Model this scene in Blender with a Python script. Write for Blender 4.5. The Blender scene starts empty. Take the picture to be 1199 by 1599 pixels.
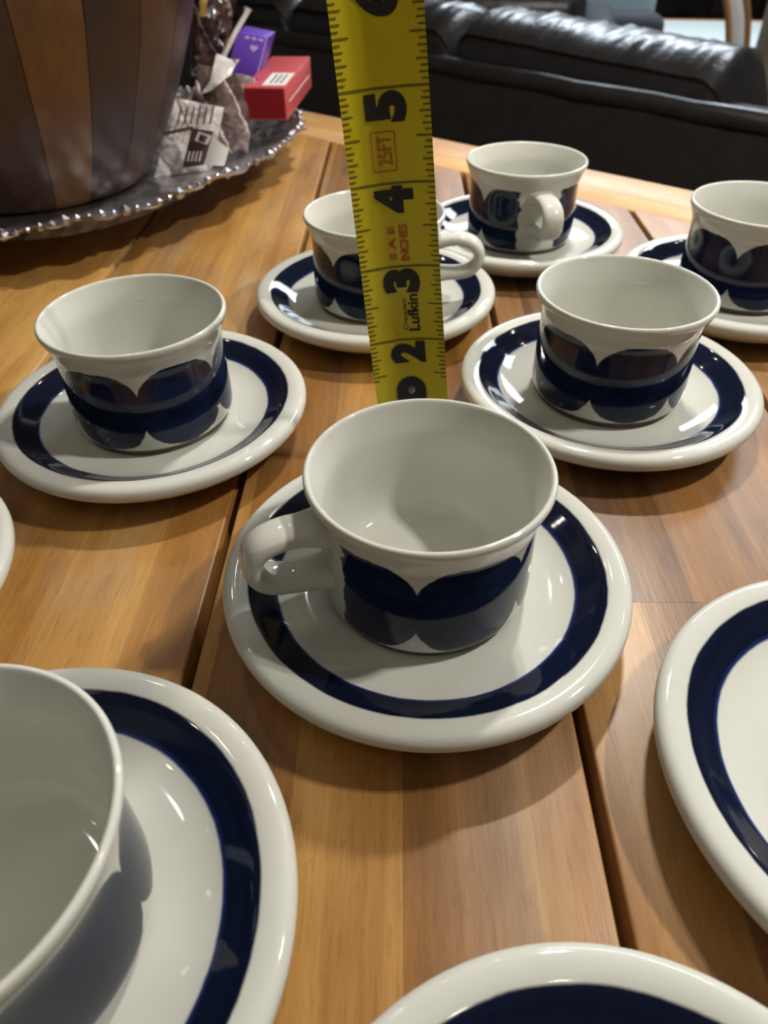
import bpy, bmesh, math, random
from mathutils import Vector, Matrix, noise

# ------------------------------------------------------------------ units
# shapes are laid out in "u" (1 u = 8.625 mm) with the table top at z = 0 u; the room floor is world z = 0
K = 0.008625
TZ = 0.74
S = bpy.context.scene
COL = S.collection
def P(x, y, z=0.0): return Vector((x*K, y*K, z*K + TZ))

# ------------------------------------------------------------------ camera
F_PX, PITCH, ROLL, CH = 1116.7, 0.722417, -0.0121190, 19.6909
cp, sp = math.cos(PITCH), math.sin(PITCH)
fw = Vector((0, cp, -sp)); rt = Vector((1, 0, 0)); up = rt.cross(fw)
cR = math.cos(ROLL)*rt + math.sin(ROLL)*up
cU = -math.sin(ROLL)*rt + math.cos(ROLL)*up
cam = bpy.data.cameras.new('camera'); co = bpy.data.objects.new('camera', cam); COL.objects.link(co)
cam.sensor_fit = 'HORIZONTAL'; cam.sensor_width = 36; cam.lens = F_PX/1199*36
cam.clip_start = 0.01; cam.clip_end = 50
m = Matrix((cR, cU, -fw)).transposed().to_4x4(); m.translation = P(0, 0, CH)
co.matrix_world = m
cam.dof.use_dof = True; cam.dof.focus_distance = 24.5*K; cam.dof.aperture_fstop = 24
S.camera = co
def at(px, py, Y):
    """point seen at pixel (px,py) of the photograph, standing at depth Y (u)"""
    d = fw + cR*((px-599.5)/F_PX) - cU*((py-799.5)/F_PX)
    t = Y/d.y
    return Vector((d.x*t, Y, CH + d.z*t))

# ------------------------------------------------------------------ world, lights, exposure
w = bpy.data.worlds.new('world'); S.world = w; w.use_nodes = True
w.node_tree.nodes['Background'].inputs[0].default_value = (0.9, 0.85, 0.8, 1)
w.node_tree.nodes['Background'].inputs[1].default_value = 0.02
def bulb(name, x, y, z, watts, radius, color):
    l = bpy.data.lights.new(name, 'POINT'); l.energy = watts; l.shadow_soft_size = radius; l.color = color
    o = bpy.data.objects.new(name, l); COL.objects.link(o); o.location = P(x, y, z); return o
def area(name, x, y, z, watts, sx, sy, color, rot=(0, 0, 0)):
    l = bpy.data.lights.new(name, 'AREA'); l.shape = 'RECTANGLE'; l.size = sx; l.size_y = sy
    l.energy = watts; l.color = color
    o = bpy.data.objects.new(name, l); COL.objects.link(o); o.location = P(x, y, z); o.rotation_euler = rot; return o
WARM = (1.0, 0.945, 0.875)
for x, y, z, p in ((16.6, 60, 61, 5.6), (19.6, 60.6, 60.2, 5.6), (50, 21.5, 66, 6.4), (50.6, 24.6, 65.4, 6.4), (-41, 95, 90, .5), (-38, 96.5, 90, .5), (-55, 30, 80, .5), (5, 105, 95, .6)):
    bulb('bulb', x, y, z, p, 0.009, WARM)
for x, y, z in ((30, -42, 110), (46, -46, 108), (-12, -70, 100), (-70, 72, 112), (-22, 128, 118), (84, 92, 100), (90, 86, 98), (-84, 8, 90)):
    bulb('small_bulb', x, y, z, .5, 0.010, (1.0, .93, .8))
area('ceiling_or_fill_light', 150, 460, 188, 100, 1.8, 1.2, (0.80, 0.90, 1.0))
area('ceiling_or_fill_light', 170, 235, 165, 20, 0.6, 0.6, (0.84, 0.92, 1.0))  # added fill, no real fixture: brightens camera-facing sides of the furniture beyond the sofa
area('ceiling_or_fill_light', -60, -60, 188, 1.5, 0.8, 0.8, (1.0, 0.90, 0.78))
S.view_settings.view_transform = 'Standard'; S.view_settings.look = 'None'
S.view_settings.gamma = 1; S.view_settings.use_curve_mapping = False
S.view_settings.exposure = -0.14

# ------------------------------------------------------------------ material helpers
def srgb(r, g, b):
    f = lambda c: (c/255/12.92) if c/255 <= .04045 else ((c/255+.055)/1.055)**2.4
    return (f(r), f(g), f(b), 1)
class NT:
    def __init__(s, name):
        s.m = bpy.data.materials.new(name); s.m.use_nodes = True; s.t = s.m.node_tree
        s.b = s.t.nodes['Principled BSDF']; s.out = s.t.nodes['Material Output']
    def n(s, typ, **kw):
        o = s.t.nodes.new(typ)
        for k, v in kw.items():
            if k == 'inp':
                for i, val in v.items():
                    if isinstance(val, bpy.types.NodeSocket): s.t.links.new(val, o.inputs[i])
                    else: o.inputs[i].default_value = val
            else: setattr(o, k, v)
        return o
    def math(s, op, a, b=0.0, c=None, clamp=False):
        inp = {0: a, 1: b}
        if c is not None: inp[2] = c
        return s.n('ShaderNodeMath', operation=op, use_clamp=clamp, inp=inp).outputs[0]
    def mix(s, f, a, b):
        o = s.n('ShaderNodeMix', data_type='RGBA')
        for i, v in ((0, f), (6, a), (7, b)):
            if isinstance(v, bpy.types.NodeSocket): s.t.links.new(v, o.inputs[i])
            else: o.inputs[i].default_value = v
        return o.outputs[2]
    def coord(s, kind='Object', scale=1/K):
        tc = s.n('ShaderNodeTexCoord').outputs[kind]
        return s.n('ShaderNodeVectorMath', operation='SCALE', inp={0: tc, 3: scale}).outputs[0]
    def noise(s, vec, scale, detail=2, rough=.5, dist=0):
        return s.n('ShaderNodeTexNoise', inp={'Vector': vec, 'Scale': scale, 'Detail': detail, 'Roughness': rough, 'Distortion': dist}).outputs[0]
    def ramp(s, f, stops, interp='LINEAR'):
        r = s.n('ShaderNodeValToRGB', inp={0: f}); cr = r.color_ramp; cr.interpolation = interp
        while len(cr.elements) < len(stops): cr.elements.new(.5)
        for e, (p, c) in zip(cr.elements, stops): e.position = p; e.color = c
        return r.outputs[0]
    def bump(s, h, strength=.2, dist=.001):
        b = s.n('ShaderNodeBump', inp={'Height': h, 'Strength': strength, 'Distance': dist}).outputs[0]
        s.t.links.new(b, s.b.inputs['Normal']); return b
    def set(s, **kw):
        for k, v in kw.items():
            k = k.replace('_', ' ')
            if isinstance(v, bpy.types.NodeSocket): s.t.links.new(v, s.b.inputs[k])
            else: s.b.inputs[k].default_value = v
def plain(name, col, rough=.5, **kw):
    t = NT(name); t.set(Base_Color=col, Roughness=rough, **kw)
    v = t.coord(); n = t.noise(v, 1.3, 3)
    t.set(Base_Color=t.mix(t.math('MULTIPLY', n, .25), col, tuple(c*.7 for c in col[:3])+(1,)))
    return t.m

GLAZE = srgb(208, 209, 201)
NAVY_D = (0.003, 0.0042, 0.012, 1); NAVY_L = (0.013, 0.025, 0.072, 1); COBALT = (0.012, 0.026, 0.12, 1)
def glaze_base(t, v):
    sp_ = t.noise(v, 9, 2)
    spk = t.math('GREATER_THAN', sp_, .735)
    big = t.noise(v, .5, 2)
    c = t.mix(big, GLAZE, srgb(200, 201, 191))
    return t.mix(t.math('MULTIPLY', spk, .25), c, srgb(150, 145, 130))
def mat_glaze():
    t = NT('grey_white_glaze'); v = t.coord()
    t.set(Base_Color=glaze_base(t, v), Roughness=.055, IOR=1.5)
    return t.m
def mat_saucer():
    t = NT('saucer_glaze_with_blue_band'); v = t.coord()
    sx = t.n('ShaderNodeSeparateXYZ', inp={0: v})
    r = t.math('SQRT', t.math('ADD', t.math('POWER', sx.outputs[0], 2), t.math('POWER', sx.outputs[1], 2)))
    wob = t.math('MULTIPLY', t.math('SUBTRACT', t.noise(v, .9, 3), .5), .10)
    r2 = t.math('ADD', r, wob)
    top = t.math('GREATER_THAN', sx.outputs[2], .82)
    def step(edge, soft): return t.math('DIVIDE', t.math('SUBTRACT', r2, edge), soft, clamp=True)
    band = t.math('MULTIPLY', step(5.12, .07), t.math('SUBTRACT', 1.0, step(6.12, .07)))
    band = t.math('MULTIPLY', band, top)
    ang = t.math('ARCTAN2', sx.outputs[0], sx.outputs[1])
    streak = t.noise(t.n('ShaderNodeCombineXYZ', inp={0: t.math('MULTIPLY', r, 2.2), 1: t.math('MULTIPLY', ang, .9), 2: 0}).outputs[0], 1.5, 3)
    navy = t.mix(t.math('MULTIPLY', streak, .42), NAVY_D, NAVY_L)
    edge = t.math('SUBTRACT', 1.0, step(5.20, .10))
    navy = t.mix(edge, navy, COBALT)
    t.set(Base_Color=t.mix(band, glaze_base(t, v), navy), Roughness=.055, IOR=1.5, Specular_IOR_Level=.42)
    return t.m
def mat_cup():
    # the handle is at +x of each cup; leaf-shaped lobes repeat round the outer wall
    t = NT('cup_glaze_with_blue_petals'); v = t.coord()
    sx = t.n('ShaderNodeSeparateXYZ', inp={0: v}); X, Y, Z = sx.outputs
    r = t.math('SQRT', t.math('ADD', t.math('POWER', X, 2), t.math('POWER', Y, 2)))
    deg = t.math('MULTIPLY', t.math('ARCTAN2', Y, X), 57.29578)
    deg = t.math('ADD', deg, t.math('MULTIPLY', t.math('LESS_THAN', deg, 0.0), 360.0))
    n1 = t.math('SUBTRACT', t.noise(v, .9, 3), .5)
    n2 = t.math('SUBTRACT', t.noise(v, 3.2, 2), .5)
    f = t.math('SUBTRACT', t.math('FRACT', t.math('DIVIDE', t.math('ADD', deg, 295.5-63+58.5-58.5+.0), 58.5)), .5)
    f = t.math('SUBTRACT', t.math('FRACT', t.math('DIVIDE', t.math('ADD', deg, 5*58.5-63), 58.5)), .5)
    a = t.math('POWER', t.math('DIVIDE', t.math('ABSOLUTE', f), .545), 2.6)
    b = t.math('POWER', t.math('DIVIDE', t.math('ABSOLUTE', t.math('SUBTRACT', Z, t.math('ADD', 3.3, t.math('MULTIPLY', n1, .25)))), 1.90), 2.2)
    d = t.math('ADD', t.math('ADD', a, b), t.math('MULTIPLY', n2, .10))
    lobe = t.math('DIVIDE', t.math('SUBTRACT', 1.0, d), .06, clamp=True)
    hd = t.math('ABSOLUTE', t.math('SUBTRACT', t.math('MODULO', t.math('ADD', deg, 180.0), 360.0), 180.0))
    scal = t.math('MULTIPLY', t.math('ABSOLUTE', t.math('SINE', t.math('MULTIPLY', Z, 2.7))), 2.6)
    keep = t.math('DIVIDE', t.math('SUBTRACT', t.math('ADD', hd, scal), t.math('ADD', 22.5, t.math('MULTIPLY', n2, 8.0))), 1.2, clamp=True)
    outer = t.math('GREATER_THAN', r, 3.44)
    mask = t.math('MULTIPLY', t.math('MULTIPLY', lobe, keep), outer)
    st = t.noise(t.n('ShaderNodeCombineXYZ', inp={0: t.math('MULTIPLY', deg, .03), 1: t.math('MULTIPLY', Z, 1.3), 2: r}).outputs[0], 1.6, 4, .6)
    ring = t.math('SUBTRACT', 1.0, t.math('MULTIPLY', t.math('ABSOLUTE', t.math('SUBTRACT', d, .25)), 3.0), clamp=True)
    band = t.math('SUBTRACT', 1.0, t.math('DIVIDE', t.math('ABSOLUTE', t.math('SUBTRACT', Z, t.math('ADD', 2.9, t.math('MULTIPLY', n1, 1.2)))), .8), clamp=True)
    lt = t.math('MULTIPLY', t.math('ADD', t.math('MULTIPLY', t.math('SUBTRACT', st, .22), 1.7), t.math('MULTIPLY', ring, .2)), t.math('SUBTRACT', 1.0, t.math('MULTIPLY', band, .45)), clamp=True)
    navy = t.mix(lt, NAVY_D, NAVY_L)
    t.set(Base_Color=t.mix(mask, glaze_base(t, v), navy), Roughness=.055, IOR=1.5, Specular_IOR_Level=.30)
    return t.m
def mat_wood(name, dark, mid, light, strip=.42, rough=.36, gl=.34):
    """oiled hardwood: grain along local y, glued strips across local x, tone per object"""
    t = NT(name); v = t.coord()
    oi = t.n('ShaderNodeObjectInfo').outputs['Random']
    sx = t.n('ShaderNodeSeparateXYZ', inp={0: v})
    ro = t.math('MULTIPLY', oi, 37.0)
    wv = t.n('ShaderNodeCombineXYZ', inp={0: t.math('ADD', sx.outputs[0], ro), 1: t.math('MULTIPLY', sx.outputs[1], .07), 2: sx.outputs[2]}).outputs[0]
    g1 = t.noise(wv, .9, 5, .62, .6)
    g2 = t.noise(wv, 7.0, 4, .7)
    blot = t.noise(t.n('ShaderNodeCombineXYZ', inp={0: t.math('ADD', sx.outputs[0], ro), 1: t.math('MULTIPLY', sx.outputs[1], .35), 2: ro}).outputs[0], .32, 2)
    cell = t.n('ShaderNodeTexWhiteNoise', noise_dimensions='1D', inp={'W': t.math('FLOOR', t.math('ADD', t.math('MULTIPLY', sx.outputs[0], strip*.75), ro))}).outputs[0]
    f = t.math('ADD', t.math('ADD', t.math('MULTIPLY', g1, .45), t.math('MULTIPLY', g2, .14)), t.math('ADD', t.math('MULTIPLY', cell, .20), t.math('MULTIPLY', blot, .35)))
    f = t.math('ADD', f, t.math('MULTIPLY', t.math('SUBTRACT', oi, .5), gl))
    c = t.ramp(f, [(.30, dark), (.55, mid), (.80, light)])
    fib = t.noise(t.n('ShaderNodeCombineXYZ', inp={0: t.math('ADD', t.math('MULTIPLY', sx.outputs[0], 14), ro), 1: t.math('MULTIPLY', sx.outputs[1], .5), 2: 0}).outputs[0], 1.0, 3)
    c = t.mix(t.math('MULTIPLY', t.math('GREATER_THAN', fib, .62), .22), c, dark)
    pat = t.noise(t.n('ShaderNodeCombineXYZ', inp={0: t.math('ADD', sx.outputs[0], t.math('MULTIPLY', oi, 91.0)), 1: t.math('MULTIPLY', sx.outputs[1], .3), 2: 4.0}).outputs[0], .16, 3, .55, .5)
    grey = t.math('MULTIPLY', t.math('SUBTRACT', pat, .47), 5.0, clamp=True)
    hsv = t.n('ShaderNodeHueSaturation', inp={'Saturation': .72, 'Value': .86, 'Color': c}).outputs[0]
    c = t.mix(t.math('MULTIPLY', grey, .8), c, hsv)
    fl = t.noise(t.n('ShaderNodeCombineXYZ', inp={0: t.math('ADD', t.math('MULTIPLY', sx.outputs[0], 5), ro), 1: t.math('MULTIPLY', sx.outputs[1], .9), 2: 1.0}).outputs[0], 1.3, 4, .65)
    c = t.mix(t.math('MULTIPLY', t.math('GREATER_THAN', fl, .60), .18), c, dark)
    t.set(Base_Color=c, Roughness=rough, Coat_Weight=.0)
    t.bump(t.math('ADD', t.math('MULTIPLY', fib, .5), g2), .15, .0004)
    return t.m
def mat_leather():
    t = NT('black_leather'); v = t.coord()
    n = t.noise(v, .22, 4, .6, .3); vo = t.n('ShaderNodeTexVoronoi', inp={'Vector': v, 'Scale': 1.2}).outputs[0]
    t.set(Base_Color=t.mix(n, srgb(32, 30, 29), srgb(54, 52, 53)), Roughness=.29, Specular_IOR_Level=.75)
    t.bump(t.math('ADD', n, t.math('MULTIPLY', vo, .15)), .35, .004)
    return t.m
def mat_silver():
    t = NT('embossed_silver'); v = t.coord()
    n = t.noise(v, .7, 3); n2 = t.n('ShaderNodeTexVoronoi', inp={'Vector': v, 'Scale': .9}).outputs[0]
    t.set(Base_Color=srgb(200, 198, 202), Metallic=1.0, Roughness=.36)
    t.bump(t.math('ADD', n, n2), .6, .004)
    return t.m

M = dict(
    glaze=mat_glaze(), saucer=mat_saucer(), cup=mat_cup(),
    foot=plain('unglazed_foot', srgb(92, 82, 72), .8),
    table=mat_wood('oiled_acacia', srgb(98, 64, 28), srgb(156, 110, 54), srgb(194, 150, 84)),
    frame=mat_wood('light_acacia_frame', srgb(150, 100, 52), srgb(196, 146, 86), srgb(224, 182, 122)),
    under=mat_wood('underside_wood', srgb(60, 34, 18), srgb(90, 55, 28), srgb(110, 70, 36)),
    bowl=mat_wood('dark_bowl_wood', srgb(38, 20, 10), srgb(52, 29, 15), srgb(74, 46, 26), .1, .42, .35), bowl_light=mat_wood('amber_bowl_wood', srgb(74, 46, 18), srgb(98, 64, 24), srgb(124, 84, 36), .1, .42, .1),
    leather=mat_leather(), silver=mat_silver(),
    yellow=plain('yellow_tape_paint', srgb(214, 196, 22), .42),
    ink=plain('black_ink', srgb(34, 30, 28), .6), olive=plain('scale_ink', srgb(112, 100, 10), .6),
    red_ink=plain('red_ink', srgb(196, 96, 20), .6),
    steel=plain('grey_rivet_metal', srgb(130, 128, 125), .35, Metallic=.9),
    blackpaint=plain('black_end_coating', srgb(20, 19, 20), .4),
    purple=plain('purple_card', srgb(98, 62, 168), .35), lilac=plain('lilac_print', srgb(178, 160, 222), .4),
    red=plain('red_card', srgb(190, 84, 88), .3), darkred=plain('dark_red_card', srgb(120, 22, 30), .3),
    white=plain('white_print', srgb(225, 222, 218), .4), blackprint=plain('black_print', srgb(40, 36, 36), .5),
    brown=plain('brown_foil', srgb(84, 62, 58), .28), choc=plain('dark_chocolate_film', srgb(46, 26, 18), .15),
    gold=plain('gold_ribbon', srgb(200, 168, 90), .3, Metallic=.6),
    pale=plain('pale_grey_wrapper', srgb(196, 188, 184), .35),
    wall=plain('taupe_wall', srgb(150, 143, 132), .9), ceil=plain('cream_ceiling', srgb(176, 170, 158), .95),
    floor=mat_wood('floor_boards', srgb(64, 46, 32), srgb(92, 68, 46), srgb(112, 84, 58)),
    greyfab=plain('charcoal_fabric', srgb(62, 64, 68), .85), bluefab=plain('pale_blue_fabric', srgb(184, 206, 216), .9),
    whitefab=plain('off_white_upholstery', srgb(236, 232, 226), .85), bent=plain('bent_beech_wood', srgb(170, 120, 72), .4),
    palegrey=plain('pale_grey_table_top', srgb(196, 204, 200), .5), beige=plain('beige_upholstery', srgb(176, 166, 148), .9),
    darkscreen=plain('black_glass', srgb(10, 12, 13), .1),
)

# ------------------------------------------------------------------ object helpers
def link(name, bm, mat, parent=None, loc=None, smooth=True, rot=None):
    """bm is in u, local; becomes one mesh object"""
    bmesh.ops.recalc_face_normals(bm, faces=bm.faces)
    for v in bm.verts: v.co *= K
    me = bpy.data.meshes.new(name); bm.to_mesh(me); bm.free()
    me.materials.append(mat)
    if smooth:
        for p in me.polygons: p.use_smooth = True
        try: me.set_sharp_from_angle(angle=math.radians(38))
        except Exception: pass
    o = bpy.data.objects.new(name, me); COL.objects.link(o)
    if parent is not None: o.parent = parent
    if loc is not None: o.location = P(*loc) if parent is None else Vector(loc)*K
    elif parent is None: o.location = (0, 0, TZ)
    if rot is not None: o.rotation_euler = rot
    return o
def tag(o, label, cat, group=None):
    o['label'] = label; o['category'] = cat
    if group: o['group'] = group
    return o
def empty(name, loc, rz=0):
    o = bpy.data.objects.new(name, None); COL.objects.link(o); o.location = P(*loc); o.rotation_euler = (0, 0, rz)
    o.empty_display_size = .02; return o
def copy_tree(o, parent=None):
    c = o.copy(); COL.objects.link(c)
    if parent is not None: c.parent = parent
    for ch in [q for q in bpy.data.objects if q.parent == o]: copy_tree(ch, c)
    return c
def lathe(prof, n=96, closed=True):
    bm = bmesh.new(); rings = []
    for r, z in prof:
        if r < 1e-6: rings.append([bm.verts.new((0, 0, z))]); continue
        rings.append([bm.verts.new((r*math.cos(2*math.pi*i/n), r*math.sin(2*math.pi*i/n), z)) for i in range(n)])
    for a, b in zip(rings, rings[1:]):
        for i in range(n):
            j = (i+1) % n
            if len(a) == 1: bm.faces.new((a[0], b[i], b[j]))
            elif len(b) == 1: bm.faces.new((a[i], b[0], a[j]))
            else: bm.faces.new((a[i], b[i], b[j], a[j]))
    return bm
def smooth_prof(pts, sub=5):
    """Catmull-Rom through profile points"""
    out = []
    for i in range(len(pts)-1):
        p0 = pts[max(i-1, 0)]; p1 = pts[i]; p2 = pts[i+1]; p3 = pts[min(i+2, len(pts)-1)]
        for k in range(sub):
            t = k/sub
            q = [0.5*((2*p1[d]) + (-p0[d]+p2[d])*t + (2*p0[d]-5*p1[d]+4*p2[d]-p3[d])*t*t + (-p0[d]+3*p1[d]-3*p2[d]+p3[d])*t**3) for d in range(len(p1))]
            out.append(tuple(q))
    out.append(tuple(pts[-1])); return out
def sweep(path, frame, sec, closed_ends=True):
    """path: list of Vector; frame: list of (A,B) axes; sec: list of lists of (a,b) per station"""
    bm = bmesh.new(); rings = []
    for p, (A, B), sc in zip(path, frame, sec):
        rings.append([bm.verts.new(p + A*a + B*b) for a, b in sc])
    n = len(rings[0])
    for r0, r1 in zip(rings, rings[1:]):
        for i in range(n): bm.faces.new((r0[i], r0[(i+1) % n], r1[(i+1) % n], r1[i]))
    if closed_ends: bm.faces.new(rings[0][::-1]); bm.faces.new(rings[-1])
    return bm
def tube(points, radius, n=12):
    pts = [Vector(p) for p in points]; fr = []
    for i, p in enumerate(pts):
        t = (pts[min(i+1, len(pts)-1)] - pts[max(i-1, 0)]).normalized()
        a = t.cross(Vector((0, 0, 1)));
        if a.length < 1e-3: a = t.cross(Vector((0, 1, 0)))
        a.normalize(); fr.append((a, t.cross(a).normalized()))
    rr = radius if isinstance(radius, (list, tuple)) else [radius]*len(pts)
    return sweep(pts, fr, [[(r*math.cos(2*math.pi*k/n), r*math.sin(2*math.pi*k/n)) for k in range(n)] for r in rr])
def box_bm(x0, x1, y0, y1, z0, z1, bev=0.0, seg=2, mtx=None):
    bm = bmesh.new()
    bmesh.ops.create_cube(bm, size=1)
    for v in bm.verts:
        v.co = Vector((x0+(v.co.x+.5)*(x1-x0), y0+(v.co.y+.5)*(y1-y0), z0+(v.co.z+.5)*(z1-z0)))
    if bev: bmesh.ops.bevel(bm, geom=bm.edges[:], offset=bev, segments=seg, affect='EDGES', profile=.5)
    if mtx is not None: bm.transform(mtx)
    return bm
def prism(poly, z0, z1, bev=0.0, seg=2):
    bm = bmesh.new()
    lo = [bm.verts.new((x, y, z0)) for x, y in poly]; hi = [bm.verts.new((x, y, z1)) for x, y in poly]
    bm.faces.new(lo[::-1]); bm.faces.new(hi); n = len(poly)
    for i in range(n): bm.faces.new((lo[i], lo[(i+1) % n], hi[(i+1) % n], hi[i]))
    bmesh.ops.recalc_face_normals(bm, faces=bm.faces)
    if bev: bmesh.ops.bevel(bm, geom=bm.edges[:], offset=bev, segments=seg, affect='EDGES', profile=.5)
    return bm
def structure(o): o['kind'] = 'structure'; return o

# ------------------------------------------------------------------ room shell
ZF = -TZ/K; ZC = ZF + 2.5/K
X0, X1, Y0, Y1 = -420, 620, -320, 760
structure(link('floor', box_bm(X0-12, X1+12, Y0-12, Y1+12, ZF-12, ZF), M['floor'], smooth=False))
structure(link('ceiling', box_bm(X0-12, X1+12, Y0-12, Y1+12, ZC, ZC+12), M['ceil'], smooth=False))
structure(link('wall_left', box_bm(X0-12, X0, Y0, Y1, ZF, ZC), M['wall'], smooth=False))
structure(link('wall_right', box_bm(X1, X1+12, Y0, Y1, ZF, ZC), M['wall'], smooth=False))
structure(link('wall_back', box_bm(X0-12, X1+12, Y1, Y1+12, ZF, ZC), M['wall'], smooth=False))
structure(link('wall_front', box_bm(X0-12, X1+12, Y0-12, Y0, ZF, ZC), M['wall'], smooth=False))

# ------------------------------------------------------------------ table
TC = Vector((-50, 16)); NA = math.atan2(.761, .648); RO = 64.8+50*.648-16*.761; RI = RO-7.6
def octagon(R): 
    k = R/math.cos(math.pi/8)
    return [Vector((TC.x+k*math.cos(NA+math.pi/8+i*math.pi/4), TC.y+k*math.sin(NA+math.pi/8+i*math.pi/4))) for i in range(8)]
def clip(poly, nx, ny, c):
    out = []
    for i in range(len(poly)):
        a, b = poly[i], poly[(i+1) % len(poly)]
        da, db = nx*a.x+ny*a.y-c, nx*b.x+ny*b.y-c
        if da <= 0: out.append(a)
        if da*db < 0: out.append(a+(b-a)*(da/(da-db)))
    return out
table = empty('dining_table', (TC.x, TC.y, ZF))
tag(table, 'octagonal slatted wooden table of oiled golden brown boards under the cups', 'table')
TH = 2.2
def tpart(name, bm, mat):
    bm.transform(Matrix.Translation(Vector((-TC.x, -TC.y, -ZF))))
    return link(name, bm, mat, table, (0, 0, 0))
oi_, oo_ = octagon(RI-.06), octagon(RO)
dv = Vector((.025, 1)).normalized(); wvx = Vector((dv.y, -dv.x))      # slat run and across
GAP = .36; PITCHW = 12.63; first = -6.9
k = -14
slat_i = 0
while k < 10:
    c0 = first + k*PITCHW + GAP/2; c1 = first + (k+1)*PITCHW - GAP/2
    poly = clip(clip(oi_, -wvx.x, -wvx.y, -c0), wvx.x, wvx.y, c1)
    if len(poly) >= 3:
        pieces = [poly]
        if k == 1:     # this board is butt-jointed from two lengths
            J = 17.45
            pieces = [clip(poly, dv.x, dv.y, J-.006), clip(poly, -dv.x, -dv.y, -J-.006)]
        for pc in pieces:
            cx = sum(p.x for p in pc)/len(pc); cy = sum(p.y for p in pc)/len(pc)
            # local frame: y along the slat so the grain follows it
            loc = [(wvx.dot(Vector((p.x-cx, p.y-cy))), dv.dot(Vector((p.x-cx, p.y-cy)))) for p in pc]
            bm = prism(loc, -TH, 0)
            es = [e for e in bm.edges if all(v.co.z > -.1 for v in e.verts) and abs((e.verts[0].co-e.verts[1].co).normalized().y) > .99]
            bmesh.ops.bevel(bm, geom=es, offset=.10, segments=3, affect='EDGES', profile=.5)
            o = link('slat', bm, M['table'], table, (cx-TC.x, cy-TC.y, -ZF + (-.02 if k == 0 else .02 if k == -1 else 0)))
            o.rotation_euler = (0, 0, math.atan2(-dv.x, dv.y))
    k += 1
oi2 = octagon(RI)
for i in range(8):
    a, b, c, d = oi2[i], oi2[(i+1) % 8], oo_[(i+1) % 8], oo_[i]
    cx = (a+b+c+d)/4; t = (b-a).normalized(); nn = Vector((t.y, -t.x))
    loc = [(nn.dot(p-cx), t.dot(p-cx)*.9995) for p in (a, b, c, d)]
    o = link('frame_board', prism(loc, -TH-.6, 0.0, .16, 2), M['frame'], table, (cx.x-TC.x, cx.y-TC.y, -ZF))
    o.rotation_euler = (0, 0, math.atan2(-t.x, t.y))
# battens below, across the slats, and legs
for yy in (-52, -18, 16, 50, 72):
    L = RI*.9 if abs(yy-16) < 40 else RI*.72
    tpart('batten', box_bm(TC.x-L, TC.x+L, yy-3, yy+3, -TH-2.6, -TH, .2), M['under'])
for sx_ in (-1, 1):
    for sy_ in (-1, 1):
        x, y = TC.x+sx_*48, TC.y+sy_*34+0
        tpart('leg', box_bm(x-3.5, x+3.5, y-3.5, y+3.5, ZF, -TH-2.6, .4), M['under'])

# ------------------------------------------------------------------ saucers and cups
sau_prof = smooth_prof([(0, 1.05), (2.0, 1.05), (3.4, 1.05), (4.3, 1.10), (5.0, 1.27), (5.55, 1.56), (6.08, 1.87), (6.45, 1.975), (6.76, 1.97), (6.95, 1.83), (7.0, 1.62), (6.93, 1.42), (6.6, 1.12), (5.9, .66), (5.2, .34), (4.6, .22), (4.35, .05), (4.15, .0), (3.95, .06), (3.85, .30), (3.0, .38), (0, .40)], 4)
SAU = [('A', 1.42, 17.45), ('B', -10.56, 28.38), ('C', -.33, 40.33), ('D', 9.56, 49.96), ('E', 10.80, 30.0), ('F', 21.34, 40.88),
       ('G', -9.14, 6.33), ('H', 14.46, 9.75), ('I', 3.91, -1.34), ('J', -20.22, 16.87)]
SL = {'A': 'off-white saucer with navy band under the nearest whole cup, in front of the tape',
      'B': 'off-white saucer with navy band under the left cup that shows no handle',
      'C': 'off-white navy-banded saucer partly hidden behind the yellow measuring tape',
      'D': 'off-white navy-banded saucer farthest back, nearest the black sofa',
      'E': 'off-white navy-banded saucer right of the tape, touching distance behind the nearest whole cup',
      'F': 'off-white navy-banded saucer at the back right, cut by the right edge',
      'G': 'off-white navy-banded saucer at the bottom left, under the cropped cup',
      'H': 'off-white navy-banded saucer without a visible cup, at the right edge',
      'I': 'off-white saucer with dark blue band, only its far rim showing at the bottom edge',
      'J': 'off-white saucer of which only a plain rim sliver shows at the left edge'}
s0 = link('saucer', lathe(sau_prof, 112), M['saucer'], None, (0, 0, 0))
cup_prof = smooth_prof([(0, 1.62), (1.5, 1.62), (2.5, 1.66), (2.98, 1.84), (3.22, 2.25), (3.32, 3.0), (3.30, 4.2), (3.33, 5.0), (3.46, 5.5), (3.64, 5.95), (3.72, 6.12), (3.80, 6.18), (3.89, 6.14), (3.92, 6.02), (3.87, 5.85), (3.72, 5.5), (3.58, 5.05), (3.52, 4.4), (3.54, 3.2), (3.56, 2.2), (3.54, 1.65), (3.46, 1.40), (3.32, 1.30)], 4) + [(3.2, 1.3), (2.9, 1.32), (0, 1.32)]
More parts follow.
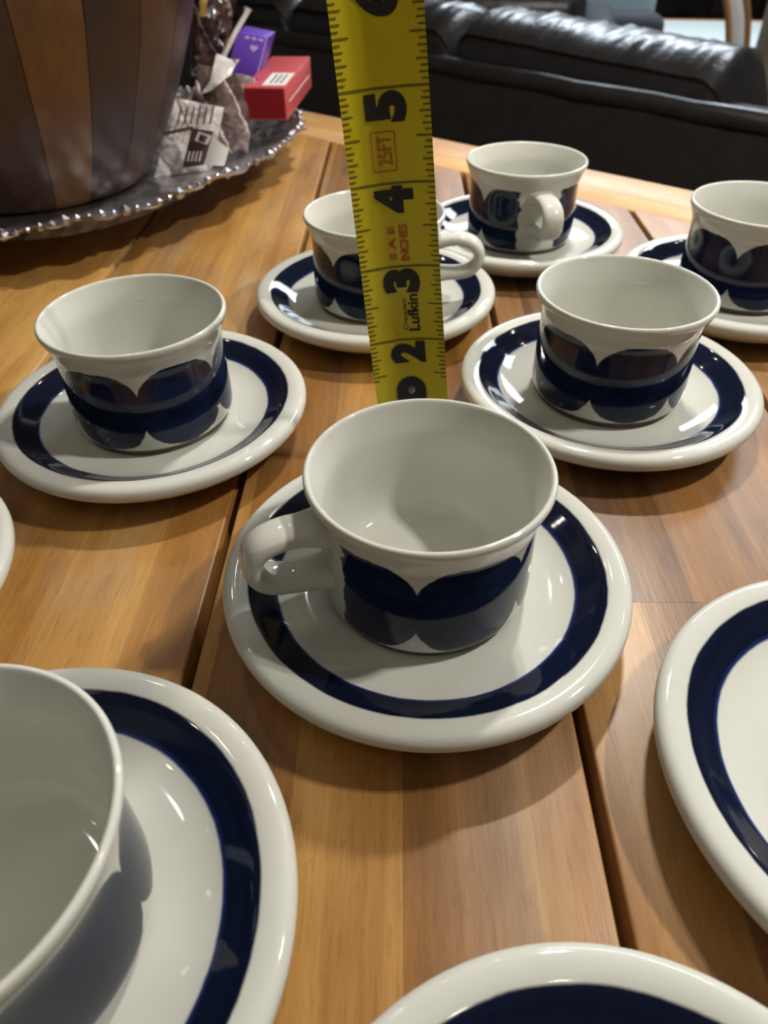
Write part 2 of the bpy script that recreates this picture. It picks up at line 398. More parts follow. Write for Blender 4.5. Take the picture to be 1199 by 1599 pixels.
def make_cup():
    c = link('coffee_cup', lathe(cup_prof, 112), M['cup'], None, (0, 0, 0))
    # strap handle, a flattened ring at +x
    pr = smooth_prof([(3.40, 4.72), (4.1, 4.82), (4.8, 4.84), (5.5, 4.62), (5.85, 4.15), (5.82, 3.6), (5.45, 3.15), (4.8, 2.95), (4.1, 2.88), (3.42, 2.80)], 5)
    path = [Vector((a, 0, z)) for a, z in pr]; fr = []; sec = []
    for i, p in enumerate(path):
        t = (path[min(i+1, len(path)-1)]-path[max(i-1, 0)]).normalized()
        fr.append((Vector((0, 1, 0)), t.cross(Vector((0, 1, 0))).normalized()))
        u = i/(len(path)-1); flare = 1+.35*math.exp(-(u/.09)**2)+.25*math.exp(-((1-u)/.09)**2)
        wd = .66*flare; th = .33*flare
        sec.append([(wd*math.copysign(abs(math.cos(q))**.8, math.cos(q)), th*math.copysign(abs(math.sin(q))**.8, math.sin(q))) for q in [2*math.pi*k/20 for k in range(20)]])
    h = link('handle', sweep(path, fr, sec), M['glaze'], c, (0, 0, 0))
    link('foot_ring', lathe([(3.36, 1.37), (3.38, 1.27), (3.30, 1.06), (3.08, 1.06), (3.02, 1.2), (3.02, 1.36)], 96), M['foot'], c, (0, 0, 0))
    return c
cup0 = make_cup()
HANDLE = {'A': -161, 'B': 100, 'C': -8, 'D': -81, 'E': 62, 'F': 55, 'G': 180}       # where the handle points, degrees from +x
CL = {'A': 'white cup with navy petals, nearest whole cup, handle to the left, before the tape',
      'B': 'white cup with navy petals at the left, near the silver tray, handle hidden',
      'C': 'white cup half hidden behind the yellow measuring tape, handle to the right',
      'D': 'white cup with navy petals farthest back, handle facing the camera',
      'E': 'white cup with two large navy petals in front, right of the tape, handle hidden',
      'F': 'white cup with navy petals cut by the right edge, back right',
      'G': 'white cup seen from above at the bottom left corner, nearest the camera'}
firsts, firstc = True, True
for n, x, y in SAU:
    s = s0 if firsts else s0.copy()
    if not firsts: COL.objects.link(s)
    firsts = False
    s.location = P(x, y, 0); s.rotation_euler = (0, 0, (ord(n)*2.1) % 6.28)
    tag(s, SL[n], 'saucer', 'navy-banded saucers on the table')
for n, x, y in SAU:
    if n in HANDLE:
        c = cup0 if firstc else copy_tree(cup0); firstc = False
        c.location = P(x, y, 0); c.rotation_euler = (0, 0, math.radians(HANDLE[n]))
        tag(c, CL[n], 'cup', 'coffee cups painted with navy petals')

# ------------------------------------------------------------------ measuring tape
tb, tu, tw = Vector((1.57, 25.52, 0.0)), Vector((-.284, .224, 2.923)), Vector((2.97, -.09, .26))
tn = tu.cross(tw).normalized()
if tn.y < 0: tn = -tn                      # away from the camera
SAG = .30
def tp(n, s, off=0.0):
    return tu*n + tw*s + tn*(SAG*(1-4*s*s) - off)
tape = empty('measuring_tape', tuple(tb))
tag(tape, 'yellow steel measuring tape blade standing upright behind the nearest whole cup', 'measuring tape')
def tpart2(name, bm, mat): return link(name, bm, mat, tape, (0, 0, 0))
def sheet(n0, n1, s0_, s1_, off, th, nn=2, ns=12):
    bm = bmesh.new()
    g = [[[bm.verts.new(tp(n0+(n1-n0)*i/nn, s0_+(s1_-s0_)*j/ns, off-q*th)) for j in range(ns+1)] for i in range(nn+1)] for q in (0, 1)]
    for q in (0, 1):
        for i in range(nn):
            for j in range(ns): bm.faces.new((g[q][i][j], g[q][i+1][j], g[q][i+1][j+1], g[q][i][j+1]))
    for i in range(nn):
        for j in (0, ns): bm.faces.new((g[0][i][j], g[0][i+1][j], g[1][i+1][j], g[1][i][j]))
    for j in range(ns):
        for i in (0, nn): bm.faces.new((g[0][i][j], g[0][i][j+1], g[1][i][j+1], g[1][i][j]))
    return bm
tpart2('blade', sheet(.05, 7.6, -.5, .5, 0, .02, 30, 16), M['yellow'])
def rounded_end(n_top, s_half):
    bm = bmesh.new(); pts = []
    for k in range(17):
        a = math.pi*k/16; pts.append((n_top-.2+.2*math.sin(a), -s_half*math.cos(a)))
    N = 17
    top = [bm.verts.new(tp(n, s, .03)) for n, s in pts]; mid = [bm.verts.new(tp(.05, s, .03)) for n, s in pts]
    for i in range(N-1): bm.faces.new((top[i], top[i+1], mid[i+1], mid[i]))
    return bm
tpart2('end_plate', rounded_end(1.44, .205), M['blackpaint'])
def rivet(n0, s0_):
    bm = bmesh.new(); c = bm.verts.new(tp(n0, s0_, .09)); ring = [bm.verts.new(tp(n0+.07*math.cos(q), s0_+.05*math.sin(q), .045)) for q in [2*math.pi*i/16 for i in range(16)]]
    for i in range(16): bm.faces.new((c, ring[i], ring[(i+1) % 16]))
    return bm
for n0, s0_ in ((1.24, .0), (.8, .0), (.5, -.12), (.5, .12)): tpart2('rivet', rivet(n0, s0_), M['steel'])
hk = bmesh.new()
for n_, o_ in ((.0, .0),):
    q = [hk.verts.new(p) for p in (tp(0, -.33, .05), tp(0, .33, .05), tp(.45, .33, .05), tp(.45, -.33, .05), tp(0, .33, -.45), tp(0, -.33, -.45))]
    hk.faces.new(q[:4]); hk.faces.new((q[0], q[1], q[4], q[5]))
tpart2('hook', hk, M['steel'])
mk = bmesh.new()
def mark(n0, s0_, s1_, wn):
    ns = max(2, int(abs(s1_-s0_)*16)); a = []
    for j in range(ns+1):
        s = s0_+(s1_-s0_)*j/ns
        a.append((mk.verts.new(tp(n0-wn/2, s, .022)), mk.verts.new(tp(n0+wn/2, s, .022))))
    for p, q in zip(a, a[1:]): mk.faces.new((p[0], q[0], q[1], p[1]))
for i in range(16*1+7, 16*7+9):
    n0 = i/16
    if i % 16 == 0: mark(n0, -.5, .5, .022)
    else:
        L = .175 if i % 8 == 0 else .125 if i % 4 == 0 else .10 if i % 2 == 0 else .078
        mark(n0, -.5, -.5+L, .018); mark(n0, .5, .5-L, .018)
tpart2('scale_marks', mk, M['olive'])
def text_part(name, txt, n_lo, n_hi, s_l, s_r, mat, offset=0.0, off=.026):
    """glyph right runs up the tape, glyph top points to its left edge"""
    cu = bpy.data.curves.new('t', 'FONT'); cu.body = txt; cu.size = 1; cu.offset = offset; cu.resolution_u = 5
    to = bpy.data.objects.new('t', cu); COL.objects.link(to)
    bpy.context.view_layer.update()
    me = bpy.data.meshes.new_from_object(to.evaluated_get(bpy.context.evaluated_depsgraph_get()))
    bpy.data.objects.remove(to)
    bm = bmesh.new(); bm.from_mesh(me); bpy.data.meshes.remove(me)
    xs = [v.co.x for v in bm.verts]; ys = [v.co.y for v in bm.verts]
    xa, xb, ya, yb = min(xs), max(xs), min(ys), max(ys)
    for v in bm.verts:
        n0 = n_lo+(v.co.x-xa)/(xb-xa)*(n_hi-n_lo); s0_ = s_r+(v.co.y-ya)/(yb-ya)*(s_l-s_r)
        v.co = tp(n0, s0_, off)
    return tpart2(name, bm, mat)
for d in (2, 3, 4, 5, 6, 7):
    text_part('numeral', str(d), d-.345, d-.03, -.235, .235, M['ink'], .07)
text_part('lettering', 'Lufkin', 2.12, 2.63, .04, .19, M['ink'], .02)
text_part('lettering', 'Crescent', 2.14, 2.58, -.03, .035, M['olive'], .01)
text_part('lettering', 'INCHES', 3.07, 3.52, .02, .13, M['red_ink'], .03)
text_part('lettering', 'S A E', 3.09, 3.50, -.12, -.03, M['red_ink'], .03)
text_part('lettering', '25FT', 4.20, 4.52, -.14, .03, M['red_ink'], .01)
fr_ = bmesh.new(); old = mk; mk = fr_
for s_ in (-.2, .07): 
    a = [(fr_.verts.new(tp(4.14+.42*i/4, s_-.006, .024)), fr_.verts.new(tp(4.14+.42*i/4, s_+.006, .024))) for i in range(5)]
    for p, q in zip(a, a[1:]): fr_.faces.new((p[0], q[0], q[1], p[1]))
mark(4.14, -.2, .07, .012); mark(4.56, -.2, .07, .012)
tpart2('printed_frame', fr_, M['red_ink'])

# ------------------------------------------------------------------ silver platter
tray_c = Vector((-26.4, 66.0)); ta, tbm = 22.0, 18.0; td = Vector((.44, .9)).normalized(); tnn = Vector((td.y, -td.x))
def sup(a): # superellipse unit
    e = 2/2.3; c, s = math.cos(a), math.sin(a)
    return math.copysign(abs(c)**e, c), math.copysign(abs(s)**e, s)
NT_ = 288
prof = [(0.0, 2.3), (.3, 2.3), (.6, 2.31), (.74, 2.36), (.78, 2.5), (.82, 2.62), (.87, 2.85), (.92, 3.08), (.96, 3.28), (.985, 3.45), (1.0, 3.42), (.995, 3.25), (.96, 3.05), (.86, 2.62), (.78, 2.25), (.70, 2.1), (.60, 2.05), (.56, 1.4), (.57, .5), (.585, .0), (.56, .0), (.545, .5), (.53, 1.5), (.50, 2.05), (.3, 2.08), (0, 2.08)]
bm = bmesh.new(); rings = []
for r, z in prof:
    if r == 0: rings.append([bm.verts.new((0, 0, z))]); continue
    ring = []
    for i in range(NT_):
        a = 2*math.pi*i/NT_; c, s = sup(a)
        sc_ = math.sin(a*36); lob = max(0, (r-.84)/.16)
        rr = r + lob*(.022*sc_ + .012*math.sin(a*12+1)); zz = z + lob*(.22*abs(math.sin(a*18)) + .15*math.sin(a*12)) 
        if .76 < r < .97: zz += .09*math.sin(a*36)
        p = td*(c*rr*ta) + tnn*(s*rr*tbm)
        ring.append(bm.verts.new((p.x, p.y, zz)))
    rings.append(ring)
for a, b in zip(rings, rings[1:]):
    for i in range(NT_):
        j = (i+1) % NT_
        if len(a) == 1: bm.faces.new((a[0], b[i], b[j]))
        elif len(b) == 1: bm.faces.new((a[i], b[0], a[j]))
        else: bm.faces.new((a[i], b[i], b[j], a[j]))
tray = link('serving_platter', bm, M['silver'], None, (tray_c.x, tray_c.y, 0))
tag(tray, 'oval embossed silver platter with beaded scalloped rim, under the wooden bowl', 'platter')
bm = bmesh.new()
for i in range(150):
    a = 2*math.pi*i/150; c, s = sup(a); p = td*(c*.985*ta)+tnn*(s*.985*tbm)
    if (p.x+tray_c.x) < -34: continue
    g = bmesh.ops.create_icosphere(bm, subdivisions=1, radius=(.22, .30, .18, .26, .42)[i % 5])
    for v in g['verts']: v.co += Vector((p.x, p.y, 3.5+.15*math.sin(a*12)))
bd = link('bead_border', bm, M['silver'], tray, (0, 0, 0)); bd['kind'] = 'stuff'

# ------------------------------------------------------------------ wooden stave bowl
bowl = empty('wooden_bowl', (-26.8, 59.6, 2.34)); tag(bowl, 'tall dark wooden bowl of glued staves standing on the silver platter', 'bowl')
outp = smooth_prof([(8.2, 0.0), (9.2, .3), (10.2, 1.6), (12.0, 4.3), (13.9, 8.3), (15.6, 12.6), (16.6, 17.0), (16.9, 21.0)], 4)
outp = [(r*.906, z*.906) for r, z in outp]
NS_ = 22
for kst in range(NS_):
    a0 = 2*math.pi*kst/NS_-math.radians(61.5); a1 = a0+2*math.pi/NS_-.004
    bm = bmesh.new(); am = (a0+a1)/2; g = []
    for r, z in outp:
        row = []
        for j in range(7):
            a = a0+(a1-a0)*j/6; row.append(bm.verts.new((r*math.cos(a), r*math.sin(a), z)))
        for j in range(6, -1, -1):
            a = a0+(a1-a0)*j/6; ri = max(r-1.3, .1); row.append(bm.verts.new((ri*math.cos(a), ri*math.sin(a), z + (1.0 if z < .5 else 0))))
        g.append(row)
    for r0, r1 in zip(g, g[1:]):
        for i in range(14): bm.faces.new((r0[i], r0[(i+1) % 14], r1[(i+1) % 14], r1[i]))
    bm.faces.new(g[0][::-1]); bm.faces.new(g[-1])
    # local frame: y up the stave so the grain runs along it
    T = Matrix.Rotation(-math.pi/2, 4, 'X') @ Matrix.Rotation(-am+math.pi/2, 4, 'Z')
    bm.transform(T)
    o = link('stave', bm, M['bowl_light' if kst in (0, 5, 8, 13, 17) else 'bowl'], bowl, (0, 0, 0)); o.matrix_parent_inverse = Matrix.Identity(4)
    o.rotation_mode = 'QUATERNION'; o.rotation_quaternion = T.inverted().to_quaternion()
link('base_disc', lathe([(0, 0.02), (6.6, 0.02), (6.6, 1.0), (0, 1.0)], 48), M['bowl'], bowl, (0, 0, 0), smooth=False)

# ------------------------------------------------------------------ sweets on the platter
SF = .928      # distance factor of the sweets
def sat(px, py, Y): return at(px, py, Y*SF)
def card_box(name, o3, ex, ey, ez, mats, label, bev=.06):
    """a carton from corner o3 with edge vectors; mats: main"""
    c = o3+(ex+ey+ez)/2
    e = empty(name, (o3.x+(ex.x+ey.x)/2, o3.y+(ex.y+ey.y)/2, o3.z))
    base = Vector((e.location.x/K, e.location.y/K, (e.location.z-TZ)/K))
    bm = bmesh.new(); bmesh.ops.create_cube(bm, size=1)
    for v in bm.verts: v.co = o3-base + ex*(v.co.x+.5)+ey*(v.co.y+.5)+ez*(v.co.z+.5)
    bmesh.ops.bevel(bm, geom=bm.edges[:], offset=bev, segments=2, affect='EDGES', profile=.5)
    link('carton', bm, mats, e, (0, 0, 0)); tag(e, label, 'box')
    def quad(nm, plane, u0, u1, v0, v1, mat):
        """decor on a face: plane 'top' (ex,ey), 'front' (ex,ez), 'side' (ey,ez) at +ex"""
        A, B, O, N = {'top': (ex, ey, o3+ez, ez), 'front': (ex, ez, o3, -ey), 'side': (ey, ez, o3+ex, ex)}[plane]
        N = N.normalized()
        b2 = bmesh.new(); pts = [O-base+A*u+B*v+N*.03 for u, v in ((u0, v0), (u1, v0), (u1, v1), (u0, v1))]
        b2.faces.new([b2.verts.new(p) for p in pts]); return link(nm, b2, mat, e, (0, 0, 0), smooth=False)
    return e, quad
# red carton: front face bottom edge seen at (386,186)-(442,184)
rb0 = sat(384, 187, 71.5); ez, ex, ey = Vector((0, .5, 2.5))*SF, Vector((3.75, -.4, 0))*SF, Vector((1.6, 9.5, .8))*SF
red, q = card_box('sweet_box', rb0, ex, ey, ez, M['red'], 'small red carton with a white label leaning on the silver platter rim')
q('front_panel', 'front', .03, .97, .05, .95, M['darkred'])
q('label_panel', 'top', .42, .97, .04, .42, M['white'])
for i in range(3): q('printed_bar', 'top', .56+.12*i, .60+.12*i, .10, .36, M['blackprint']).location.z += .02*K
q('printed_line', 'side', .1, .9, .45, .5, M['white'])
PX, PY, PZ_ = Vector((2.7, .1, -.5))*SF, Vector((.5, 2.4, .1))*SF, Vector((1.35, .9, 3.3))*SF
po = sat(353, 118, 76)
pur, q = card_box('sweet_box', po, PX, PY, PZ_, M['purple'], 'small purple carton with a pale heart, standing behind the red carton')
for i in range(3): q('printed_mark', 'front', .30+.22*i, .44+.22*i, .88, .94, M['lilac'])
q('edge_line', 'front', .965, .995, .02, .98, M['lilac']); q('printed_line', 'side', .35, .40, .15, .75, M['lilac'])
def heart(e_, O, A, B):
    bm = bmesh.new(); vs = []
    for i in range(24):
        a = 2*math.pi*i/24; hx = 16*math.sin(a)**3/34; hy = (13*math.cos(a)-5*math.cos(2*a)-2*math.cos(3*a)-math.cos(4*a))/34
        vs.append(bm.verts.new(O+A*hx+B*hy))
    bm.faces.new(vs); return link('printed_heart', bm, M['lilac'], e_, (0, 0, 0), smooth=False)
pbase = Vector((pur.location.x/K, pur.location.y/K, (pur.location.z-TZ)/K))
heart(pur, po-pbase+PX*.66+PZ_*.70+Vector((0, -.05, .02)), Vector((.7, 0, -.1)), Vector((.2, .15, .6)))

def pillow(name, corners, mat, thick, label=None, nu=26, nv=26, crumple=.25, seed=0, parent=None, cat=None, seam=.0):
    """a puffed film packet between four corners (bl, br, tr, tl), crumpled with folds"""
    bl, br, tr, tl = corners
    N = (br-bl).cross(tl-bl).normalized()
    if N.y > 0: N = -N
    base = (bl+br)/2; base = Vector((base.x, base.y, min(c.z for c in corners)))
    bm = bmesh.new(); G = []
    for side in (1, -1):
        g = []
        for i in range(nu+1):
            row = []
            for j in range(nv+1):
                u, v = i/nu, j/nv
                p = (bl*(1-u)+br*u)*(1-v)+(tl*(1-u)+tr*u)*v
                puff = (max(0, 4*u*(1-u))**.5)*(max(0, 4*v*(1-v))**.5)
                q = p*.55+Vector((seed*7.3, 0, 0))
                fold = abs(noise.noise(q))*1.0+.5*abs(noise.noise(q*2.7))
                d = thick*puff*(.55+.9*fold*crumple*4)/1.2
                e_ = (1-puff)*crumple*noise.noise(q*1.8+Vector((3, 1, 2)))*2.0
                row.append(bm.verts.new(p-base+N*(side*d+.02*side+e_)))
            g.append(row)
        G.append(g)
    for g in G:
        for i in range(nu):
            for j in range(nv): bm.faces.new((g[i][j], g[i+1][j], g[i+1][j+1], g[i][j+1]))
    a, b = G
    for i in range(nu):
        for j in (0, nv): bm.faces.new((a[i][j], a[i+1][j], b[i+1][j], b[i][j]))
    for j in range(nv):
        for i in (0, nu): bm.faces.new((a[i][j], a[i][j+1], b[i][j+1], b[i][j]))
    if parent is None:
        o = link(name, bm, mat, None, tuple(base)); tag(o, label, cat)
    else:
        off = base - parent['_base'] if False else base
        o = link(name, bm, mat, None, tuple(base))
        o.parent = parent; o.location = o.location - parent.location
    return o
def mat_film(name, a, b, c, axis=0, sc=.9, rough=.2):
    t = NT(name); v = t.coord()
    sx = t.n('ShaderNodeSeparateXYZ', inp={0: v})
    n = t.noise(v, .8, 2)
    s1 = t.math('FRACT', t.math('ADD', t.math('MULTIPLY', t.math('ADD', sx.outputs[0], t.math('MULTIPLY', sx.outputs[2], .35)), sc), t.math('MULTIPLY', n, .4)))
    col = t.ramp(s1, [(0, a), (.42, a), (.46, b), (.9, b), (.95, c), (1, c)])
    t.set(Base_Color=col, Roughness=rough, Coat_Weight=1.0, Coat_Roughness=.08)
    t.bump(t.noise(v, 1.6, 4, .6, 1.0), .6, .004)
    return t.m
film1 = mat_film('striped_brown_wrapper', srgb(72, 52, 50), srgb(104, 84, 82), srgb(190, 180, 178), sc=.55)
film2 = mat_film('chocolate_cellophane', srgb(40, 24, 18), srgb(66, 44, 36), srgb(120, 104, 98), sc=.4, rough=.12)
pale_film = mat_film('pale_wrapper_film', srgb(170, 162, 158), srgb(196, 190, 186), srgb(120, 108, 104), sc=.35)
# brown crumpled bag leaning on the bowl
pillow('sweet_bag', [sat(282, 236, 68), sat(386, 240, 70), sat(402, 122, 74), sat(312, 100, 69)], film1, .7,
       'crumpled brown cellophane bag with pale stripes leaning on the wooden bowl', crumple=.2, seed=1, cat='sweet bag')
# pale printed packet in front of it
pk = pillow('sweet_packet', [sat(240, 279, 64.5), sat(330, 265, 66.5), sat(350, 168, 68.5), sat(272, 152, 66.5)], pale_film, .7,
       'pale printed sweet packet with a brown centre panel at the foot of the wooden bowl', crumple=.16, seed=3, cat='sweet packet')
def patch(parent, corners, mat, name, lift=.0, n=6):
    bl, br, tr, tl = corners
    bm = bmesh.new(); g = []
    base = Vector((parent.location.x/K, parent.location.y/K, (parent.location.z-TZ)/K))
    N = (br-bl).cross(tl-bl).normalized()
    if N.y > 0: N = -N
    for i in range(n+1):
        g.append([])
        for j in range(n+1):
            u, v = i/n, j/n; p = (bl*(1-u)+br*u)*(1-v)+(tl*(1-u)+tr*u)*v
            g[-1].append([bm.verts.new(p-base+N*(lift+.12*math.sin(u*3.1)+s*.02)) for s in (0, 1)])
    for i in range(n):
        for j in range(n):
            for s in (0, 1): bm.faces.new((g[i][j][s], g[i+1][j][s], g[i+1][j+1][s], g[i][j+1][s]))
    for i in range(n):
        for j in (0, n): bm.faces.new((g[i][j][0], g[i+1][j][0], g[i+1][j][1], g[i][j][1])); bm.faces.new((g[j][i][0], g[j][i+1][0], g[j][i+1][1], g[j][i][1]))
    return link(name, bm, mat, parent, (0, 0, 0))
D = 63.8
patch(pk, [sat(285, 262, D), sat(318, 258, D), sat(334, 205, D+.6), sat(300, 200, D+.6)], M['brown'], 'printed_panel')
patch(pk, [sat(304, 219, D-.2), sat(324, 226, D-.2), sat(331, 212, D-.1), sat(310, 205, D-.1)], M['white'], 'printed_frame')
patch(pk, [sat(310, 219, D-.35), sat(320, 223, D-.35), sat(325, 213, D-.3), sat(313, 209, D-.3)], M['brown'], 'printed_emblem')
patch(pk, [sat(319, 257, D+.3), sat(350, 259, D+.3), sat(358, 232, D+.8), sat(332, 214, D+.6)], M['white'], 'label_panel')
for i in range(4):
    patch(pk, [sat(291+i*6, 252, D-.15), sat(294+i*6, 252, D-.15), sat(298+i*6, 236, D), sat(295+i*6, 236, D)], M['pale'], 'printed_letter')
for i in range(6):
    patch(pk, [sat(277+i*10, 196, D+1.2), sat(280+i*10, 196, D+1.2), sat(286+i*10, 168, D+1.8), sat(283+i*10, 168, D+1.8)], M['brown'], 'printed_bar', .22)
patch(pk, [sat(256, 212, D+.6), sat(300, 203, D+.7), sat(302, 197, D+.8), sat(258, 206, D+.7)], M['brown'], 'printed_line')
# pale flap over the top of the brown bag
pillow('paper_flap', [sat(318, 150, 66.8), sat(338, 138, 66.8), sat(376, 96, 70), sat(338, 84, 70)], pale_film, .25,
       'pale folded wrapper end on top of the crumpled brown bag', crumple=.15, seed=9, cat='wrapper')
# chocolate-coloured bag further back, stick and ribbon
pillow('sweet_bag', [sat(296, 118, 78), sat(346, 120, 80), sat(376, -30, 82), sat(306, -40, 79)], film2, 1.2,
       'glossy dark chocolate coloured cellophane bag behind the bowl edge, at the top', crumple=.3, seed=5, cat='sweet bag')
st = link('lollipop_stick', tube([sat(347, 92, 76.3)+Vector((-.9, 0, -3)), sat(347, 92, 76.3), sat(368, 50, 76.8), sat(384, 22, 77.2), sat(387, 12, 77.3)], [.20, .22, .22, .22, .36]), M['white'])
tag(st, 'white stick poking up between the chocolate bag and the purple carton', 'stick')
g0 = [sat(309, 27, 77.2), sat(323, 27, 77.2), sat(326, -20, 78), sat(312, -20, 78)]
pillow('ribbon', g0, M['gold'], .12, 'short gold ribbon hanging beside the wooden bowl, top of photo', nu=8, nv=10, crumple=.25, seed=4, cat='ribbon')

# ------------------------------------------------------------------ black leather sofa
# local frame: x along the sofa (towards the right of the photo), y away from the camera
ss, sn = Vector((.686, -.728)), Vector((.728, .686))
SD = 133.5
sofa = empty('sofa', (sn.x*(SD+28)+ss.x*-140, sn.y*(SD+28)+ss.y*-140, ZF), math.atan2(ss.y, ss.x))
tag(sofa, 'black leather sofa seen from behind, beyond the table', 'sofa')
PZ = -9.9-ZF          # height of the piping above the floor
def spart(name, bm, mat=None): return link(name, bm, mat or M['leather'], sofa, (0, 0, 0))
def rounded(x0, x1, y0, y1, z0, z1, r, seg=4): return box_bm(x0, x1, y0, y1, z0, z1, r, seg)
LX0, LX1 = -115, 125
spart('back_panel', rounded(LX0, LX1, -28, -17, 8, PZ, 2.2, 5))
pipe = tube([(LX0, -27.2, PZ-.6)]+[(LX0+(LX1-LX0)*i/30, -27.4+.25*math.sin(i*1.7), PZ-.55+.12*math.sin(i*2.3)) for i in range(1, 30)]+[(LX1, -27.2, PZ-.6)], 1.75, 12)
spart('piping', pipe)
spart('seat_base', rounded(LX0, LX1, -17, 35, 8, 36, 3))
for i, (a, b) in enumerate([(-95, -42), (-41, 16.0), (17, 80)]):
    spart('seat_cushion', rounded(a, b, -4, 36, 36, 50, 5, 5))
def back_cushion(x0, x1, dz0, dz1, seed):
    """overstuffed roll: flat rear face, seam, wrinkled crown"""
    bm = bmesh.new(); rings = []; n = 96
    prof = [(-16, -24), (-24.0, -6), (-24.6, -1), (-24.4, 2.2), (-24.3, 4.1), (-23.1, 4.7), (-23.9, 5.4), (-22.6, 6.4), (-20, 7.9), (-16.5, 8.8), (-11, 9.0), (-6, 7.8), (-2.5, 4), (-1, -4), (-2, -18), (-4, -26)]
    for i in range(n+1):
        u = i/n; x = x0+(x1-x0)*u
        endr = min(1, (min(u, 1-u)*(x1-x0)/5.0)); k_ = math.sqrt(max(0, 1-(1-endr)**2)) if endr < 1 else 1
        k_ = .25+.75*k_
        ring = []
        for y, z in prof:
            top = max(0, min(1, (z-4.6)/2.5))
            wr = top*(.55*abs(noise.noise(Vector((x*.33+z*.25+seed, y*.10, seed))))**.7*2.0 - .5*abs(noise.noise(Vector((x*.9+y*.3, z*.3, seed*2)))))
            zz = PZ + ((z+4)*k_-4)*1.0 + (dz0+(dz1-dz0)*u)*(1 if z > -3 else 0) + wr*k_
            yy = y + (1-k_)*3*(1 if y < -12 else -1)
            ring.append(bm.verts.new((x, yy, zz)))
        rings.append(ring)
    m_ = len(prof)
    for r0, r1 in zip(rings, rings[1:]):
        for i in range(m_): bm.faces.new((r0[i], r0[(i+1) % m_], r1[(i+1) % m_], r1[i]))
    bm.faces.new(rings[0][::-1]); bm.faces.new(rings[-1])
    return bm
for a, b, z0_, z1_, sd_ in ((-95, -42, 0, 0, 2), (-41, 16.0, .2, -.4, 5), (17, 80, 0, -2.2, 9)):
    spart('back_cushion', back_cushion(a, b, z0_, z1_, sd_))
for xa, xb in ((LX0, -97), (82, LX1)):
    spart('armrest', rounded(xa, xb, -17, 35, 36, 58, 7, 6))
for x in (LX0+10, LX1-10):
    for y in (-20, 28): spart('leg', box_bm(x-3, x+3, y-3, y+3, 0, 8, .3), M['under'])

# ------------------------------------------------------------------ things beyond the sofa
def thing_at(name, loc, rz, label, cat):
    e = empty(name, loc, rz); tag(e, label, cat); return e
# dark leather armchair, its back towards the sofa
at0 = at(785, -6, 300)
ac = thing_at('armchair', (at0.x, 322, ZF), -.2, 'black leather armchair at the very top, beyond the sofa', 'armchair')
ah = at0.z-ZF
for nm, b_ in (('seat_base', rounded(-38, 38, -14, 44, 8, 40, 5)), ('backrest', rounded(-33, 33, -28, -12, 12, ah+4, 7, 6)),
               ('seat_cushion', rounded(-26, 26, -12, 40, 40, 56, 7, 6)), ('armrest', rounded(-46, -31, -24, 44, 12, ah-9, 6, 6)), ('armrest', rounded(31, 46, -24, 44, 12, ah-7, 6, 6))):
    link(nm, b_, M['leather'], ac, (0, 0, 0))
# pale blue chair with a charcoal cushion
zt = at(960, 20, 400)
pc = thing_at('lounge_chair', (zt.x-4, 430, ZF), 0, 'pale blue upholstered chair carrying a charcoal cushion, top of the photo', 'chair')
zh = at(960, 50, 400).z-ZF-8.8
link('seat', rounded(-28, 27, -40, 10, 10, zh, 2, 3), M['bluefab'], pc, (0, 0, 0))
link('backrest', rounded(-28, 27, -18, -4, zh-.5, zh+60, 4, 5), M['bluefab'], pc, (0, 0, 0))
for x in (-22, 22):
    for y in (-36, 6): link('leg', box_bm(x-1.5, x+1.5, y-1.5, y+1.5, 0, 10.5, .2), M['bent'], pc, (0, 0, 0))
cc = at(954, 50, 400)
bm = bmesh.new(); bmesh.ops.create_uvsphere(bm, u_segments=40, v_segments=24, radius=1)
for v in bm.verts:
    pw = lambda t, e: math.copysign(abs(t)**e, t)
    v.co = Vector((pw(v.co.x, .55)*24, pw(v.co.y, .8)*9, pw(v.co.z, .6)*8.6 + .5*noise.noise(v.co*2)))
cs = link('cushion', bm, M['greyfab'], None, (cc.x, 400, ZF+zh+8.9)); tag(cs, 'charcoal cushion lying on the pale blue chair', 'cushion')
# pale low table with a wooden edge
t0 = at(1040, 28, 540); t1 = at(1132, 39, 500)
lt = thing_at('coffee_table', ((t0.x+t1.x)/2+24, 488, ZF), -.2, 'low pale grey table with a thin wooden edge, beyond the sofa at the upper right', 'table')
hz = (t0.z+t1.z)/2-ZF
link('table_top', box_bm(-66, 80, -60, 30, hz-2.5, hz, .4), M['palegrey'], lt, (0, 0, 0))
link('edge_strip', box_bm(-66, 80, 30, 31.4, hz-3, hz+.6, .2), M['bent'], lt, (0, 0, 0))
for x in (-60, 74):
    for y in (-54, 24): link('leg', box_bm(x-2, x+2, y-2, y+2, 0, hz-2.5, .2), M['bent'], lt, (0, 0, 0))
# black media cabinet behind it
cb = thing_at('media_cabinet', (280, 600, ZF), 0, 'black cabinet standing behind the pale low table', 'cabinet')
link('body', box_bm(-120, 120, -24, 24, 6, 100, .8), M['darkscreen'], cb, (0, 0, 0))
for i in range(4):
    dr = link('door', box_bm(-118+i*59.3, -60+i*59.3, -25.2, -24, 8, 98, .3), M['darkscreen'], cb, (0, 0, 0))
link('plinth', box_bm(-114, 114, -20, 20, 0, 6, .3), M['under'], cb, (0, 0, 0))
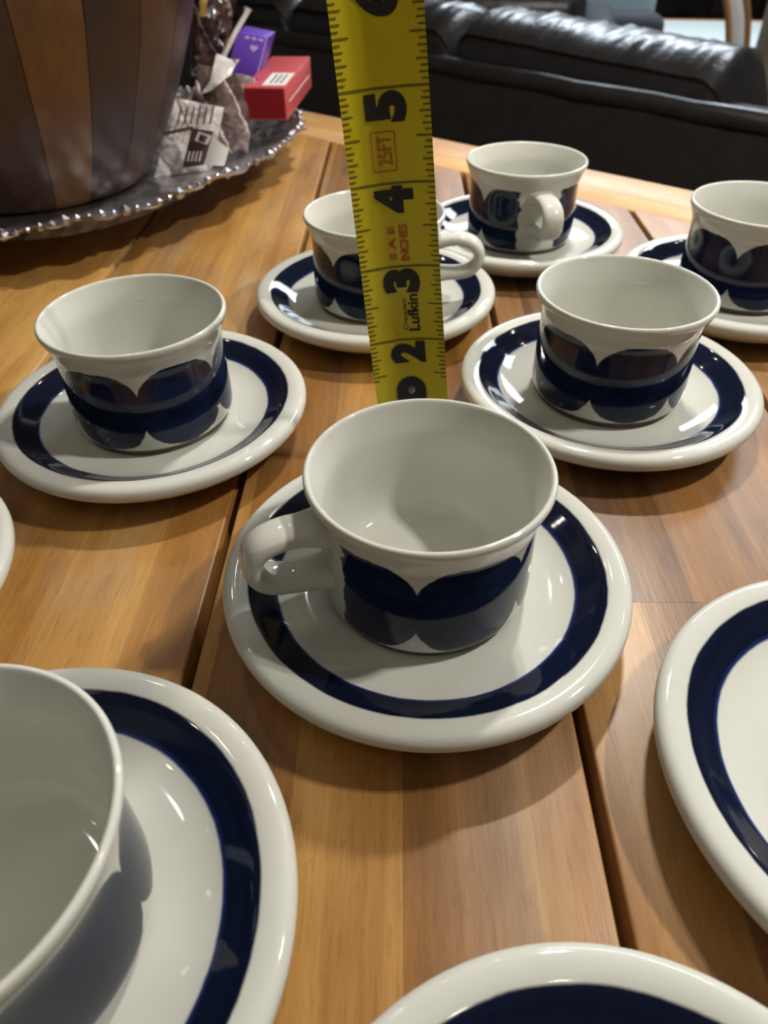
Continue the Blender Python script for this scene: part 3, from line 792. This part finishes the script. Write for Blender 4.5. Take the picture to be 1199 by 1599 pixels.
# bentwood chair arm with off-white upholstery
BY = 330
bb = Vector((at(1141, 20, BY).x+8, BY+18, ZF))
bc = thing_at('bentwood_chair', tuple(bb), 0, 'off-white armchair with curved pale wood frame, upper right beyond the sofa', 'chair')
def bpts(dx): return [at(1128+dx, -60, BY)-bb, at(1133+dx, -25, BY)-bb, at(1140+dx*.95, 15, BY)-bb, at(1142+dx*.9, 50, BY)-bb, at(1139+dx*.85, 90, BY)-bb, at(1128+dx*.8, 130, BY)-bb]
for dx in (0, 33):
    pts = smooth_prof([tuple(p) for p in bpts(dx-5)], 4); pts.append((pts[-1][0], pts[-1][1], 1.2))
    link('frame_rail', tube(pts, 1.2, 10), M['bent'], bc, (0, 0, 0))
pa, pb = smooth_prof([tuple(p) for p in bpts(-2)], 4), smooth_prof([tuple(p) for p in bpts(25)], 4)
bm = bmesh.new(); g = []
for a, b in zip(pa, pb):
    a, b = Vector(a), Vector(b); g.append([bm.verts.new(a.lerp(b, j/6)+Vector((0, -.9*math.sin(math.pi*j/6)+q, 0))) for q in (0, 3.6) for j in (range(7) if q == 0 else range(6, -1, -1))])
for r0, r1 in zip(g, g[1:]):
    for i in range(14): bm.faces.new((r0[i], r0[(i+1) % 14], r1[(i+1) % 14], r1[i]))
bm.faces.new(g[0][::-1]); bm.faces.new(g[-1])
link('upholstery', bm, M['whitefab'], bc, (0, 0, 0))
link('seat', rounded(-8, 14, -14, 30, 34, 44, 3, 4), M['whitefab'], bc, (0, 0, 0))
for x in (-6, 12): link('leg', box_bm(x-1.2, x+1.2, 26, 28.4, 0, 36, .2), M['bent'], bc, (0, 0, 0))
# beige armchair
bg = at(1180, 30, 240)
be = thing_at('wing_chair', (bg.x+29, 258, ZF), -.1, 'beige upholstered chair back at the top right corner', 'chair')
link('backrest', rounded(-17, 24, -8, 6, 16, 110, 3, 4), M['beige'], be, (0, 0, 0))
link('seat', rounded(-17, 24, 6, 44, 16, 46, 4, 4), M['beige'], be, (0, 0, 0))
for x in (-13, 20):
    for y in (-4, 40): link('leg', box_bm(x-1.5, x+1.5, y-1.5, y+1.5, 0, 16, .2), M['bent'], be, (0, 0, 0))
